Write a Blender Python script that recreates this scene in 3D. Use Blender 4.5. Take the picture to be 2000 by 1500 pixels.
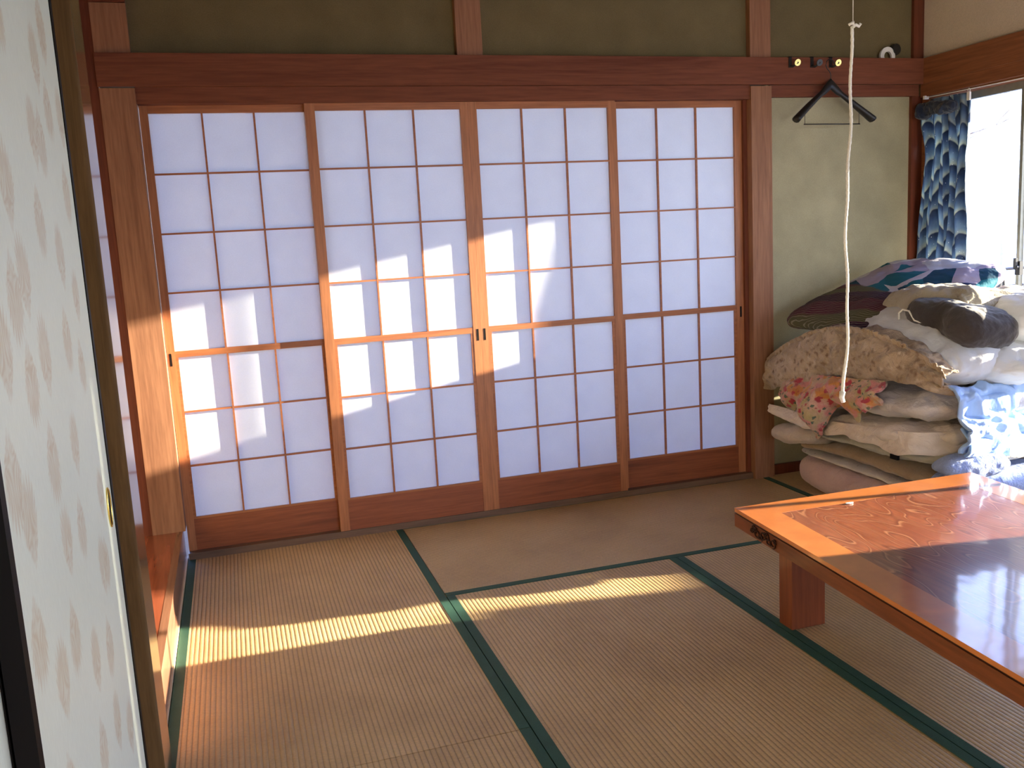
import bpy, bmesh, math, random
from mathutils import Vector, Matrix, noise
from math import sin, cos, pi, radians, sqrt, exp

for o in list(bpy.data.objects):
    bpy.data.objects.remove(o)
SC = bpy.context.scene
COL = SC.collection

# ------------------------------------------------------------------ camera
cd = bpy.data.cameras.new('camera'); cam = bpy.data.objects.new('camera', cd); COL.objects.link(cam)
cam.location = (0.26463, -3.75843, 1.20612)
cam.rotation_euler = (radians(80.8966), radians(3.08172), radians(-17.43834))
cd.sensor_width = 36; cd.lens = 1764.252 / 2000 * 36; cd.clip_start = .02; cd.clip_end = 300
SC.camera = cam

# ------------------------------------------------------------------ light
SUN_DIR = Vector((-1, .175, -.18)).normalized()
sd = bpy.data.lights.new('sun', 'SUN'); sun = bpy.data.objects.new('sun', sd); COL.objects.link(sun)
sd.energy = 27; sd.angle = radians(.7); sd.color = (1, .86, .66)
sun.rotation_euler = SUN_DIR.to_track_quat('-Z', 'Y').to_euler(); sun.location = (9, -1.5, 3)

W = bpy.data.worlds.new('world'); SC.world = W; W.use_nodes = True
nt = W.node_tree; nt.nodes.clear()
def N(t, typ, **kw):
    n = t.nodes.new(typ)
    for k, v in kw.items(): setattr(n, k, v)
    return n
wo = N(nt, 'ShaderNodeOutputWorld'); bg = N(nt, 'ShaderNodeBackground')
tc = N(nt, 'ShaderNodeTexCoord'); sx = N(nt, 'ShaderNodeSeparateXYZ'); rp = N(nt, 'ShaderNodeValToRGB')
nt.links.new(tc.outputs['Generated'], sx.inputs[0]); nt.links.new(sx.outputs['Z'], rp.inputs[0])
rp.color_ramp.elements[0].color = (.84, .86, .90, 1); rp.color_ramp.elements[1].color = (.16, .34, 1.0, 1)
rp.color_ramp.elements[1].position = .6
nt.links.new(rp.outputs[0], bg.inputs[0]); bg.inputs[1].default_value = 4.8
nt.links.new(bg.outputs[0], wo.inputs[0])

def portal(name, loc, rot, sx_, sy_):
    l = bpy.data.lights.new(name, 'AREA'); l.shape = 'RECTANGLE'; l.size = sx_; l.size_y = sy_
    l.cycles.is_portal = True
    o = bpy.data.objects.new(name, l); COL.objects.link(o); o.location = loc; o.rotation_euler = rot
portal('rear_portal', (2.3, -6.12, .92), (radians(-90), 0, 0), 2.0, 1.75)
portal('side_portal', (3.75, -4.73, .94), (0, radians(90), 0), 1.70, 1.7)
portal('window_portal', (3.75, -1.30, .94), (0, radians(90), 0), 1.70, 2.55)

SC.view_settings.view_transform = 'Standard'; SC.view_settings.look = 'None'
SC.view_settings.gamma = 1; SC.view_settings.use_curve_mapping = False
SC.view_settings.exposure = 0.85

# ------------------------------------------------------------------ material helpers
def newmat(name):
    m = bpy.data.materials.new(name); m.use_nodes = True
    t = m.node_tree; t.nodes.clear()
    out = N(t, 'ShaderNodeOutputMaterial'); b = N(t, 'ShaderNodeBsdfPrincipled')
    t.links.new(b.outputs[0], out.inputs[0])
    return m, t, b, out
def L(t, a, b): t.links.new(a, b)
def coords(t, scale=(1, 1, 1), rot=(0, 0, 0)):
    c = N(t, 'ShaderNodeTexCoord'); mp = N(t, 'ShaderNodeMapping')
    L(t, c.outputs['Object'], mp.inputs[0]); mp.inputs['Scale'].default_value = scale; mp.inputs['Rotation'].default_value = rot
    return mp.outputs[0]
def noiset(t, vec, scale, detail=4, rough=.55, dist=0):
    n = N(t, 'ShaderNodeTexNoise'); L(t, vec, n.inputs['Vector'])
    n.inputs['Scale'].default_value = scale; n.inputs['Detail'].default_value = detail
    n.inputs['Roughness'].default_value = rough; n.inputs['Distortion'].default_value = dist
    return n.outputs['Fac']
def ramp(t, fac, stops, interp='LINEAR'):
    r = N(t, 'ShaderNodeValToRGB'); L(t, fac, r.inputs[0]); cr = r.color_ramp; cr.interpolation = interp
    cr.elements[0].position, cr.elements[0].color = stops[0][0], (*stops[0][1], 1)
    cr.elements[1].position, cr.elements[1].color = stops[-1][0], (*stops[-1][1], 1)
    for p, c in stops[1:-1]:
        e = cr.elements.new(p); e.color = (*c, 1)
    return r.outputs[0]
def mixc(t, fac, a, b, mode='MIX'):
    m = N(t, 'ShaderNodeMix', data_type='RGBA', blend_type=mode)
    for sock, v in ((m.inputs[0], fac), (m.inputs[6], a), (m.inputs[7], b)):
        if hasattr(v, 'node'): L(t, v, sock)
        else: sock.default_value = v if not isinstance(v, tuple) else (*v, 1)
    return m.outputs[2]
def math_(t, op, a, b=0, c=None):
    m = N(t, 'ShaderNodeMath', operation=op)
    for s, v in zip(m.inputs, (a, b, c)):
        if v is None: continue
        if hasattr(v, 'node'): L(t, v, s)
        else: s.default_value = v
    return m.outputs[0]
def bump(t, b, h, strength=.3, dist=.002):
    n = N(t, 'ShaderNodeBump'); n.inputs['Strength'].default_value = strength; n.inputs['Distance'].default_value = dist
    L(t, h, n.inputs['Height']); L(t, n.outputs[0], b.inputs['Normal'])

def wood(name, light, dark, axis='Z', scale=9, rough=.45, coat=0., spec=.4):
    m, t, b, _ = newmat(name)
    s = {'X': (.06, 1, 1), 'Y': (1, .06, 1), 'Z': (1, 1, .06)}[axis]
    v = coords(t, s)
    n1 = noiset(t, v, scale * 2.2, 5, .6, 1.2); n2 = noiset(t, v, scale * 16, 3, .6)
    c = ramp(t, n1, [(.3, dark), (.52, light), (.72, tuple(.5 * (a + e) for a, e in zip(light, dark)))])
    c2 = ramp(t, n2, [(.3, (.78, .78, .78)), (.65, (1.05, 1.05, 1.05))])
    L(t, mixc(t, 1., c, c2, 'MULTIPLY'), b.inputs['Base Color'])
    b.inputs['Roughness'].default_value = rough; b.inputs['Coat Weight'].default_value = coat
    b.inputs['Coat Roughness'].default_value = .12; b.inputs['Specular IOR Level'].default_value = spec
    bump(t, b, n2, .15, .001)
    return m
def plaster(name, col, var=.12):
    m, t, b, _ = newmat(name); v = coords(t)
    n = noiset(t, v, 5, 4); n2 = noiset(t, v, 260, 3)
    c = ramp(t, n, [(.3, tuple(k * (1 - var) for k in col)), (.7, tuple(k * (1 + var) for k in col))])
    c2 = ramp(t, n2, [(.3, (.86, .86, .86)), (.7, (1.06, 1.06, 1.06))])
    L(t, mixc(t, 1., c, c2, 'MULTIPLY'), b.inputs['Base Color'])
    b.inputs['Roughness'].default_value = .95; b.inputs['Specular IOR Level'].default_value = .1
    bump(t, b, n2, .35, .001); return m
def simple(name, col, rough=.5, metal=0, var=.06, nscale=40, spec=.5, bumps=0.):
    m, t, b, _ = newmat(name); v = coords(t)
    n = noiset(t, v, nscale, 3)
    L(t, ramp(t, n, [(.3, tuple(k * (1 - var) for k in col)), (.7, tuple(min(1, k * (1 + var)) for k in col))]), b.inputs['Base Color'])
    b.inputs['Roughness'].default_value = rough; b.inputs['Metallic'].default_value = metal; b.inputs['Specular IOR Level'].default_value = spec
    if bumps: bump(t, b, n, bumps, .001)
    return m
def fabric(name, col, col2=None, pscale=6, weave=600, rough=.9, sheen=.3, trans=0., spots=None, gloss=0, wr=(14, .5)):
    m, t, b, out = newmat(name); v = coords(t)
    n = noiset(t, v, pscale, 4); col2 = col2 or tuple(k * .88 for k in col)
    c = ramp(t, n, [(.38, col2), (.6, col)])
    if spots:
        for (sc, thr, sc_col, soft) in spots:
            vo = N(t, 'ShaderNodeTexVoronoi'); vo.inputs['Scale'].default_value = sc
            wv = N(t, 'ShaderNodeVectorMath', operation='ADD')
            nn = N(t, 'ShaderNodeTexNoise'); nn.inputs['Scale'].default_value = sc * 1.7; L(t, v, nn.inputs['Vector'])
            sm = N(t, 'ShaderNodeVectorMath', operation='SCALE'); sm.inputs['Scale'].default_value = .9 / sc
            L(t, nn.outputs['Color'], sm.inputs[0]); L(t, v, wv.inputs[0]); L(t, sm.outputs[0], wv.inputs[1])
            L(t, wv.outputs[0], vo.inputs['Vector'])
            k = ramp(t, vo.outputs['Distance'], [(max(0, thr - soft), (1, 1, 1)), (thr + soft, (0, 0, 0))])
            c = mixc(t, k, c, sc_col)
    L(t, c, b.inputs['Base Color'])
    b.inputs['Roughness'].default_value = rough; b.inputs['Sheen Weight'].default_value = sheen
    b.inputs['Specular IOR Level'].default_value = .2 + gloss
    nb = noiset(t, v, wr[0], 5, .62, .6); nw = noiset(t, v, weave, 2)
    h = math_(t, 'ADD', math_(t, 'MULTIPLY', nb, 1.0), math_(t, 'MULTIPLY', nw, .05))
    bump(t, b, h, wr[1], .03)
    if trans:
        tr = N(t, 'ShaderNodeBsdfTranslucent'); L(t, c, tr.inputs[0]); mx = N(t, 'ShaderNodeMixShader'); mx.inputs[0].default_value = trans
        L(t, b.outputs[0], mx.inputs[1]); L(t, tr.outputs[0], mx.inputs[2]); L(t, mx.outputs[0], out.inputs[0])
    return m

M = {}
M['post'] = wood('post_wood', (.33, .155, .085), (.225, .10, .055), 'Z', 7, .55, spec=.2)
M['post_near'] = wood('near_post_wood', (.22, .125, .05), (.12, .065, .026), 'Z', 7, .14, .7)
M['darkpost'] = wood('dark_red_post_wood', (.17, .045, .022), (.11, .028, .014), 'Z', 7, .35)
M['beam'] = wood('beam_wood', (.205, .068, .036), (.14, .042, .023), 'X', 6, .6, spec=.15)
M['beamy'] = wood('beam_wood_right', (.26, .098, .045), (.17, .06, .028), 'Y', 6, .6, spec=.15)
M['railx'] = wood('shoji_rail_wood', (.40, .145, .055), (.30, .10, .04), 'X', 8, .4)
M['stilez'] = wood('shoji_stile_wood', (.44, .17, .068), (.33, .12, .05), 'Z', 8, .4)
M['kick'] = wood('shoji_kick_board', (.30, .088, .035), (.2, .055, .022), 'X', 7, .35)
M['tkX'] = wood('threshold_wood', (.17, .10, .062), (.12, .07, .045), 'X', 8, .4)
M['board'] = wood('alcove_board_wood', (.42, .11, .05), (.17, .045, .025), 'Y', 2.6, .14, .6)
M['gamachi'] = wood('alcove_edge_wood', (.30, .14, .085), (.20, .085, .05), 'Y', 4, .25, .3)
M['trimlight'] = wood('pale_edge_strip', (.75, .6, .4), (.6, .46, .3), 'Y', 8, .5)
M['plaster'] = plaster('olive_plaster', (.39, .35, .225))
M['plaster_up_shade'] = plaster('shade_darkened_plaster', (.17, .132, .066))  # wall plaster darkened to carry the shade above the lintel
M['plaster2'] = plaster('pale_plaster', (.62, .53, .44), .04)
M['ceiling'] = wood('ceiling_boards', (.20, .12, .065), (.14, .08, .045), 'Y', 5, .6)
M['black'] = simple('black_lacquer', (.005, .004, .004), .6, spec=.15)
M['blackmetal'] = simple('black_metal', (.015, .013, .013), .4)
M['blackplastic'] = simple('black_plastic', (.012, .011, .011), .42)
M['brass'] = simple('polished_brass', (.9, .68, .2), .25, 1)
M['steel'] = simple('dull_steel', (.07, .075, .08), .55)
M['white'] = simple('white_plastic', (.8, .78, .74), .5)
M['string'] = simple('white_cord', (.85, .82, .74), .8, nscale=400, var=.15, bumps=.5)
M['alu'] = simple('window_metal', (.30, .29, .24), .4, .6)
M['sill'] = simple('floor_base', (.2, .14, .08), .8)

def paper_mat():
    m, t, b, out = newmat('shoji_paper'); v = coords(t)
    n = noiset(t, v, 9, 5); f = noiset(t, v, 240, 3, .6)
    c = ramp(t, n, [(.3, (.76, .79, .83)), (.7, (.82, .85, .88))])
    c = mixc(t, 1., c, ramp(t, f, [(.35, (.95, .95, .95)), (.6, (1, 1, 1))]), 'MULTIPLY')
    L(t, c, b.inputs['Base Color']); b.inputs['Roughness'].default_value = .9; b.inputs['Specular IOR Level'].default_value = .15
    tr = N(t, 'ShaderNodeBsdfTranslucent'); tr.inputs[0].default_value = (.70, .78, .95, 1)
    mx = N(t, 'ShaderNodeMixShader'); mx.inputs[0].default_value = .25
    L(t, b.outputs[0], mx.inputs[1]); L(t, tr.outputs[0], mx.inputs[2]); L(t, mx.outputs[0], out.inputs[0])
    return m
M['paper'] = paper_mat()

def tatami_mat():
    m, t, b, _ = newmat('tatami_weave'); c = N(t, 'ShaderNodeTexCoord'); s = N(t, 'ShaderNodeSeparateXYZ')
    L(t, c.outputs['Object'], s.inputs[0])
    v1 = coords(t, (12, 1, 1)); v2 = coords(t, (1, 1, 1)); v3 = coords(t, (6, 150, 1))
    wob = noiset(t, v2, 30, 2)
    xx = math_(t, 'ADD', s.outputs['X'], math_(t, 'MULTIPLY', wob, .0012))
    ph = math_(t, 'MULTIPLY', xx, pi / .0138)
    rib = math_(t, 'POWER', math_(t, 'ABSOLUTE', math_(t, 'SINE', ph)), .6)
    big = noiset(t, v2, 2.2, 5, .6); fine = noiset(t, v3, 8, 3, .7); fib = noiset(t, v2, 160, 3, .7)
    c0 = ramp(t, big, [(.25, (.40, .26, .125)), (.5, (.56, .385, .19)), (.8, (.66, .48, .27))])
    c1 = ramp(t, rib, [(.0, (.42, .36, .30)), (.55, (.93, .93, .93)), (1, (1.08, 1.08, 1.08))])
    c2 = ramp(t, fine, [(.3, (.72, .68, .64)), (.6, (1.08, 1.08, 1.08))])
    c3 = ramp(t, fib, [(.45, (1, 1, 1)), (.78, (1.25, 1.2, 1.05))])
    cc = mixc(t, 1., mixc(t, 1., mixc(t, 1., c0, c1, 'MULTIPLY'), c2, 'MULTIPLY'), c3, 'MULTIPLY')
    L(t, cc, b.inputs['Base Color']); b.inputs['Roughness'].default_value = .42; b.inputs['Specular IOR Level'].default_value = .6
    h = math_(t, 'ADD', rib, math_(t, 'MULTIPLY', fine, .35))
    bump(t, b, h, .8, .0025)
    return m
M['tatami'] = tatami_mat()
def heri_mat():
    m, t, b, _ = newmat('green_cloth_border'); v = coords(t)
    n = noiset(t, v, 500, 2); n2 = noiset(t, v, 7, 4)
    c = ramp(t, n2, [(.3, (.012, .065, .042)), (.7, (.024, .095, .062))])
    c = mixc(t, 1., c, ramp(t, n, [(.3, (.7, .7, .7)), (.7, (1.2, 1.2, 1.2))]), 'MULTIPLY')
    L(t, c, b.inputs['Base Color']); b.inputs['Roughness'].default_value = .7; bump(t, b, n, .4, .001); return m
M['heri'] = heri_mat()

def table_mat(name, inner):
    m, t, b, _ = newmat(name)
    if inner:
        v = coords(t, (2.6, .75, 1)); d = N(t, 'ShaderNodeTexNoise'); L(t, v, d.inputs['Vector'])
        d.inputs['Scale'].default_value = 1.7; d.inputs['Detail'].default_value = 2.2; d.inputs['Roughness'].default_value = .45
        fr = math_(t, 'FRACT', math_(t, 'MULTIPLY', d.outputs['Fac'], 26))
        line = ramp(t, fr, [(0, (.46, .19, .09)), (.1, (.23, .058, .024)), (.75, (.30, .085, .035)), (.93, (.17, .04, .018)), (1, (.46, .19, .09))])
        fn = noiset(t, coords(t, (30, 1.2, 1)), 5, 4)
        c = mixc(t, 1., line, ramp(t, fn, [(.3, (.75, .75, .75)), (.7, (1.15, 1.15, 1.15))]), 'MULTIPLY')
    else:
        fn = noiset(t, coords(t, (7, 7, 7)), 1.6, 5)
        c = ramp(t, fn, [(.3, (.46, .135, .03)), (.7, (.58, .19, .045))])
    L(t, c, b.inputs['Base Color']); b.inputs['Roughness'].default_value = .32
    b.inputs['Coat Weight'].default_value = 1; b.inputs['Coat Roughness'].default_value = .07
    nn = noiset(t, coords(t), 2.5, 3); bump(t, b, nn, .12, .02)
    nb = [n for n in t.nodes if n.type == 'BUMP'][0]; L(t, nb.outputs[0], b.inputs['Coat Normal'])
    return m
M['tinner'] = table_mat('table_burl_panel', True); M['tframe'] = table_mat('table_frame_wood', False)
M['tside'] = wood('table_side_wood', (.20, .058, .022), (.13, .036, .014), 'Y', 6, .4, .2, .25)
M['tleg'] = wood('table_leg_wood', (.20, .052, .02), (.14, .035, .014), 'Z', 6, .4, .2, .25)
M['carve'] = simple('carved_dark_wood', (.035, .010, .006), .55, spec=.2)

# ------------------------------------------------------------------ mesh helpers
def link(name, me, mats=None, parent=None, smooth=False):
    o = bpy.data.objects.new(name, me); COL.objects.link(o)
    for m in (mats if isinstance(mats, (list, tuple)) else [mats]):
        if m: me.materials.append(m)
    if parent: o.parent = parent
    if smooth:
        for p in me.polygons: p.use_smooth = True
    return o
def obj(name, bm, mats, parent=None, smooth=False, bevel=0):
    if bevel:
        bmesh.ops.bevel(bm, geom=[e for e in bm.edges if e.calc_face_angle(0) > .5], offset=bevel, segments=2, affect='EDGES', clamp_overlap=True)
    bmesh.ops.recalc_face_normals(bm, faces=bm.faces)
    me = bpy.data.meshes.new(name); bm.to_mesh(me); bm.free()
    return link(name, me, mats, parent, smooth)
def bx(bm, x0, x1, y0, y1, z0, z1, mi=0):
    vs = [bm.verts.new((x, y, z)) for z in (z0, z1) for y in (y0, y1) for x in (x0, x1)]
    for f in ((0, 2, 3, 1), (4, 5, 7, 6), (0, 1, 5, 4), (2, 6, 7, 3), (0, 4, 6, 2), (1, 3, 7, 5)):
        fc = bm.faces.new([vs[i] for i in f]); fc.material_index = mi
    return vs
def boxes(*bs):
    bm = bmesh.new()
    for b in bs: bx(bm, *b)
    return bm
def tube(bm, pts, r, seg=8, closed=False, rfun=None):
    pts = [Vector(p) for p in pts]; n = len(pts); rings = []
    up = Vector((.13, .2, 1)).normalized()
    for i, p in enumerate(pts):
        a = pts[(i - 1) % n] if (closed or i > 0) else pts[0]; c = pts[(i + 1) % n] if (closed or i < n - 1) else pts[-1]
        d = (c - a).normalized(); s = d.cross(up)
        if s.length < .05: s = d.cross(Vector((1, 0, 0)))
        s.normalize(); q = s.cross(d); rr = rfun(i / max(1, n - 1)) * r if rfun else r
        rings.append([bm.verts.new(p + (s * cos(2 * pi * k / seg) + q * sin(2 * pi * k / seg)) * rr) for k in range(seg)])
    m = n if closed else n - 1
    for i in range(m):
        A, B = rings[i], rings[(i + 1) % n]
        for k in range(seg): bm.faces.new((A[k], A[(k + 1) % seg], B[(k + 1) % seg], B[k]))
    if not closed: bm.faces.new(rings[0][::-1]); bm.faces.new(rings[-1])
def cyl(bm, c, axis, r, h, seg=24, r2=None):
    a = Vector(axis).normalized(); c = Vector(c); s = a.orthogonal().normalized(); q = a.cross(s); r2 = r if r2 is None else r2
    A = [bm.verts.new(c + (s * cos(2 * pi * k / seg) + q * sin(2 * pi * k / seg)) * r) for k in range(seg)]
    B = [bm.verts.new(c + a * h + (s * cos(2 * pi * k / seg) + q * sin(2 * pi * k / seg)) * r2) for k in range(seg)]
    for k in range(seg): bm.faces.new((A[k], A[(k + 1) % seg], B[(k + 1) % seg], B[k]))
    bm.faces.new(A[::-1]); bm.faces.new(B)
def empty(name, loc=(0, 0, 0), rz=0):
    o = bpy.data.objects.new(name, None); COL.objects.link(o); o.location = loc; o.rotation_euler.z = rz; o.empty_display_size = .1
    return o
def tag(o, label, cat, group=None, kind=None):
    o['label'] = label; o['category'] = cat
    if group: o['group'] = group
    if kind: o['kind'] = kind
    return o
def struct(name, bm, m, parent=None, bevel=0, smooth=False):
    o = obj(name, bm, m, parent, bevel=bevel, smooth=smooth)
    if not parent: o['kind'] = 'structure'
    return o

# ------------------------------------------------------------------ room shell
SZ = .10
RX = 3.56                                    # inner face of the right wall
CH = 2.42
struct('floor', boxes((-1.1, 3.8, -6.0, 0.06, -.12, -.056)), M['sill'])
struct('ceiling', boxes((-1.1, 3.8, -6.0, 1.4, CH, CH + .06)), M['ceiling'])
# far wall : plaster above the lintel and right of the shoji
bm = boxes((2.70, RX, -.012, .04, -.056, 1.84), (-1.05, -.19, -.012, .04, 0, 1.84))
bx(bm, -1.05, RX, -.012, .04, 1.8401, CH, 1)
struct('wall_back', bm, [M['plaster'], M['plaster_up_shade']])
# right wall with the window opening  Y -2.16..-.09, z .36..1.77
struct('wall_right', boxes((RX, RX + .12, -6.0, 0.04, 1.775, CH), (RX, RX + .12, -6.0, 0.04, -.056, SZ),
                           (RX, RX + .12, -.075, 0.04, SZ, 1.775), (RX, RX + .12, -3.9, -2.571, SZ, 1.775),
                           (RX, RX + .12, -6.0, -5.6, SZ, 1.775)), M['plaster2'])
struct('wall_left', boxes((-1.05, -.95, -1.72, 0.04, 0, CH), (-1.05, -.10, -1.75, -1.72, 0, CH), (-.2, -.1, -6, -1.75, -.056, CH)), M['plaster'])
struct('wall_front', boxes((-.2, .3, -6.1, -6.0, -.056, CH), (.3, 1.3, -6.1, -6.0, .05, 1.8), (3.3, 3.7, -6.1, -6.0, -.056, CH), (.3, 3.3, -6.1, -6.0, 1.8, CH), (.3, 3.3, -6.1, -6.0, -.056, .05)), M['plaster'])
w3 = empty('fill_window_3', (0, -6.05, 0)); w3['kind'] = 'structure'  # opening behind the camera, added to let in fill light
obj('window_frame', boxes((1.3, 1.34, -.03, .03, .05, 1.8), (3.26, 3.3, -.03, .03, .05, 1.8), (1.34, 3.26, -.03, .03, 1.76, 1.8), (1.34, 3.26, -.03, .03, .05, .09), (2.28, 2.32, -.03, .03, .09, 1.76)), M['beamy'], w3)

# posts and beams
struct('trim_1', boxes((-.118, .004, -.052, .06, .13, 1.83)), M['post'], bevel=.002)                        # left corner post
struct('trim_2', boxes((-.118, .004, -.052, -.002, 1.953, 2.128)), M['post'], bevel=.002)
struct('trim_3', boxes((-.186, -.118, -.045, .06, .13, CH)), M['darkpost'], bevel=.002)
struct('trim_4', boxes((2.597, 2.703, -.05, .06, 0, 1.83)), M['post'], bevel=.002)                          # post right of shoji
struct('trim_5', boxes((2.597, 2.703, -.045, -.002, 1.955, CH)), M['post'], bevel=.002)
struct('trim_6', boxes((1.24, 1.348, -.045, -.002, 1.955, CH)), M['post'], bevel=.002)
struct('trim_7', boxes((-.12, RX - .004, -.062, -.042, 1.835, 1.953)), M['beam'], bevel=.002)               # long lintel board (nageshi)
struct('trim_8', boxes((.004, 2.597, -.040, .05, 1.775, 1.835)), M['beam'], bevel=.002)                     # head rail of the shoji
struct('trim_9', boxes((2.703, RX - .03, -.036, -.008, 1.783, 1.835)), M['beam'], bevel=.002)
struct('trim_10', boxes((3.495, RX - .002, -.03, -.008, 0, 1.783)), M['darkpost'], bevel=.002)
struct('trim_11', boxes((3.50, RX - .001, -.03, -.008, 1.953, CH)), M['darkpost'], bevel=.002)
struct('trim_12', boxes((RX - .028, RX - .001, -6.0, -.062, 1.835, 1.953)), M['beamy'], bevel=.002)          # right wall lintel board
struct('trim_13', boxes((RX - .020, RX - .001, -6.0, -.034, 1.775, 1.835)), M['beamy'], bevel=.002)
struct('trim_14', boxes((-.118, .004, -.058, -.002, 2.13, CH)), M['darkpost'], bevel=.002)
struct('trim_15', boxes((.004, 2.597, -.030, .05, -.05, .028)), M['tkX'], bevel=.002)                        # sill of the shoji
struct('trim_16', boxes((2.578, 2.597, -.012, .05, .028, 1.775)), M['darkpost'], bevel=.001)
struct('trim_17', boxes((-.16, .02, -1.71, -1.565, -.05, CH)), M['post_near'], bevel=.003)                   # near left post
struct('trim_18', boxes((-.05, .012, -6, -1.71, 1.775, 1.86)), M['beamy'], bevel=.002)
struct('trim_19', boxes((-.075, .012, -6, -1.712, -.05, .008)), M['gamachi'], bevel=.002)
# raised alcove floor and its front board
struct('trim_20', boxes((-.95, -.030, -1.564, -.0, .098, .13)), M['board'], bevel=.002)
struct('trim_21', boxes((-.030, -.006, -1.564, -.002, -.05, .1305)), M['gamachi'], bevel=.003)
struct('trim_22', boxes((-.006, -.001, -1.564, -.004, -.02, .010)), M['trimlight'])
struct('baseboard_back', boxes((2.703, 3.495, -.024, -.008, 0, .05)), M['darkpost'])

# engawa (corridor) seen only through the paper
struct('floor_corridor', boxes((-1.0, 3.6, .06, 1.35, -.08, -.02)), M['sill'])
struct('wall_corridor', boxes((-1.0, 3.6, 1.3, 1.36, -.02, .35), (-1.05, -1.0, .06, 1.36, -.02, CH), (3.6, 3.66, .06, 1.36, -.02, CH)), M['plaster2'])

# ------------------------------------------------------------------ window in the right wall
win = empty('window_1', (RX, 0, 0)); win['kind'] = 'structure'
Y0, Y1, ZA, ZB = -.075, -2.571, SZ, 1.775
obj('window_frame', boxes((-.008, .11, Y1 - .03, Y1, ZA - .02, ZB), (-.003, .11, Y0, Y0 + .06, ZA - .02, ZB), (-.008, .11, Y1, Y0, ZA - .03, ZA), (.0, .11, Y1, Y0, ZB - .012, ZB)), M['beamy'], win, bevel=.002)
def glass_mat():
    m, t, b, out = newmat('window_glass'); b.inputs['Base Color'].default_value = (1, 1, 1, 1); b.inputs['Roughness'].default_value = 0
    g = N(t, 'ShaderNodeBsdfGlossy'); g.inputs['Roughness'].default_value = .0; tr = N(t, 'ShaderNodeBsdfTransparent')
    nz = noiset(t, coords(t), 3, 2); L(t, ramp(t, nz, [(.3, (.95, .97, .97)), (.7, (.97, .99, .98))]), tr.inputs[0])
    lw = N(t, 'ShaderNodeLayerWeight'); fz = math_(t, 'ADD', math_(t, 'MULTIPLY', math_(t, 'POWER', lw.outputs['Facing'], 5), .5), .02)
    mx = N(t, 'ShaderNodeMixShader'); L(t, fz, mx.inputs[0]); L(t, tr.outputs[0], mx.inputs[1]); L(t, g.outputs[0], mx.inputs[2])
    L(t, mx.outputs[0], out.inputs[0]); t.nodes.remove(b); return m
M['glass'] = glass_mat()
nS = 4; edges = [-.075, -.572, -1.16, -1.71, -2.571]
for k in range(nS):
    a, b_ = edges[k], edges[k + 1]; xo = .055 if k % 2 == 0 else .085
    fw = .016
    s = obj('sash', boxes((xo, xo + .022, b_, a, ZB - .045, ZB - .012), (xo, xo + .022, b_, a, ZA, ZA + .03), (xo, xo + .022, b_, b_ + fw, ZA + .03, ZB - .045), (xo, xo + .022, a - fw, a, ZA + .03, ZB - .045)), M['alu'], win, bevel=.001)
    obj('pane', boxes((xo + .009, xo + .012, b_ + fw, a - fw, ZA + .03, ZB - .045)), M['glass'], s)
bm = boxes((.035, .055, -.596, -.570, .93, .99)); cyl(bm, (.035, -.583, .965), (-1, 0, 0), .012, .012, 16); bx(bm, .018, .030, -.590, -.576, .965, 1.005)
obj('latch', bm, M['blackmetal'], win, bevel=.001)
# unseen awning over the window, added to cap the sun patch
aw = empty('sun_cap_awning', (RX + .12, -1.3, 1.9))
bm = bmesh.new()
v = [(0, 0, .06), (.46, 0, -.155), (.46, 0, -.175), (0, 0, .03)]
ya, yb = -1.6, 1.0
A = [bm.verts.new((x, ya, z)) for x, _, z in v]; B = [bm.verts.new((x, yb, z)) for x, _, z in v]
for k in range(4): bm.faces.new((A[k], A[(k + 1) % 4], B[(k + 1) % 4], B[k]))
bm.faces.new(A[::-1]); bm.faces.new(B)
obj('canopy', bm, M['alu'], aw)
obj('bracket', boxes((0, .02, -1.2, -1.17, -.12, .06)), M['alu'], aw); obj('bracket', boxes((0, .02, .6, .63, -.12, .06)), M['alu'], aw)
aw['label'] = 'sloping metal awning added outside above the window to cut off high sun'; aw['category'] = 'awning'

# unseen second window towards the camera end, added for fill light
w2 = empty('fill_window_2', (RX, 0, 0)); w2['kind'] = 'structure'
obj('window_frame', boxes((-.01, .11, -5.6, -5.57, ZA, ZB), (-.01, .11, -3.93, -3.9, ZA, ZB), (-.01, .11, -5.57, -3.93, ZA - .02, ZA + .02), (.05, .08, -4.77, -4.73, ZA, ZB)), M['beamy'], w2)

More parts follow.
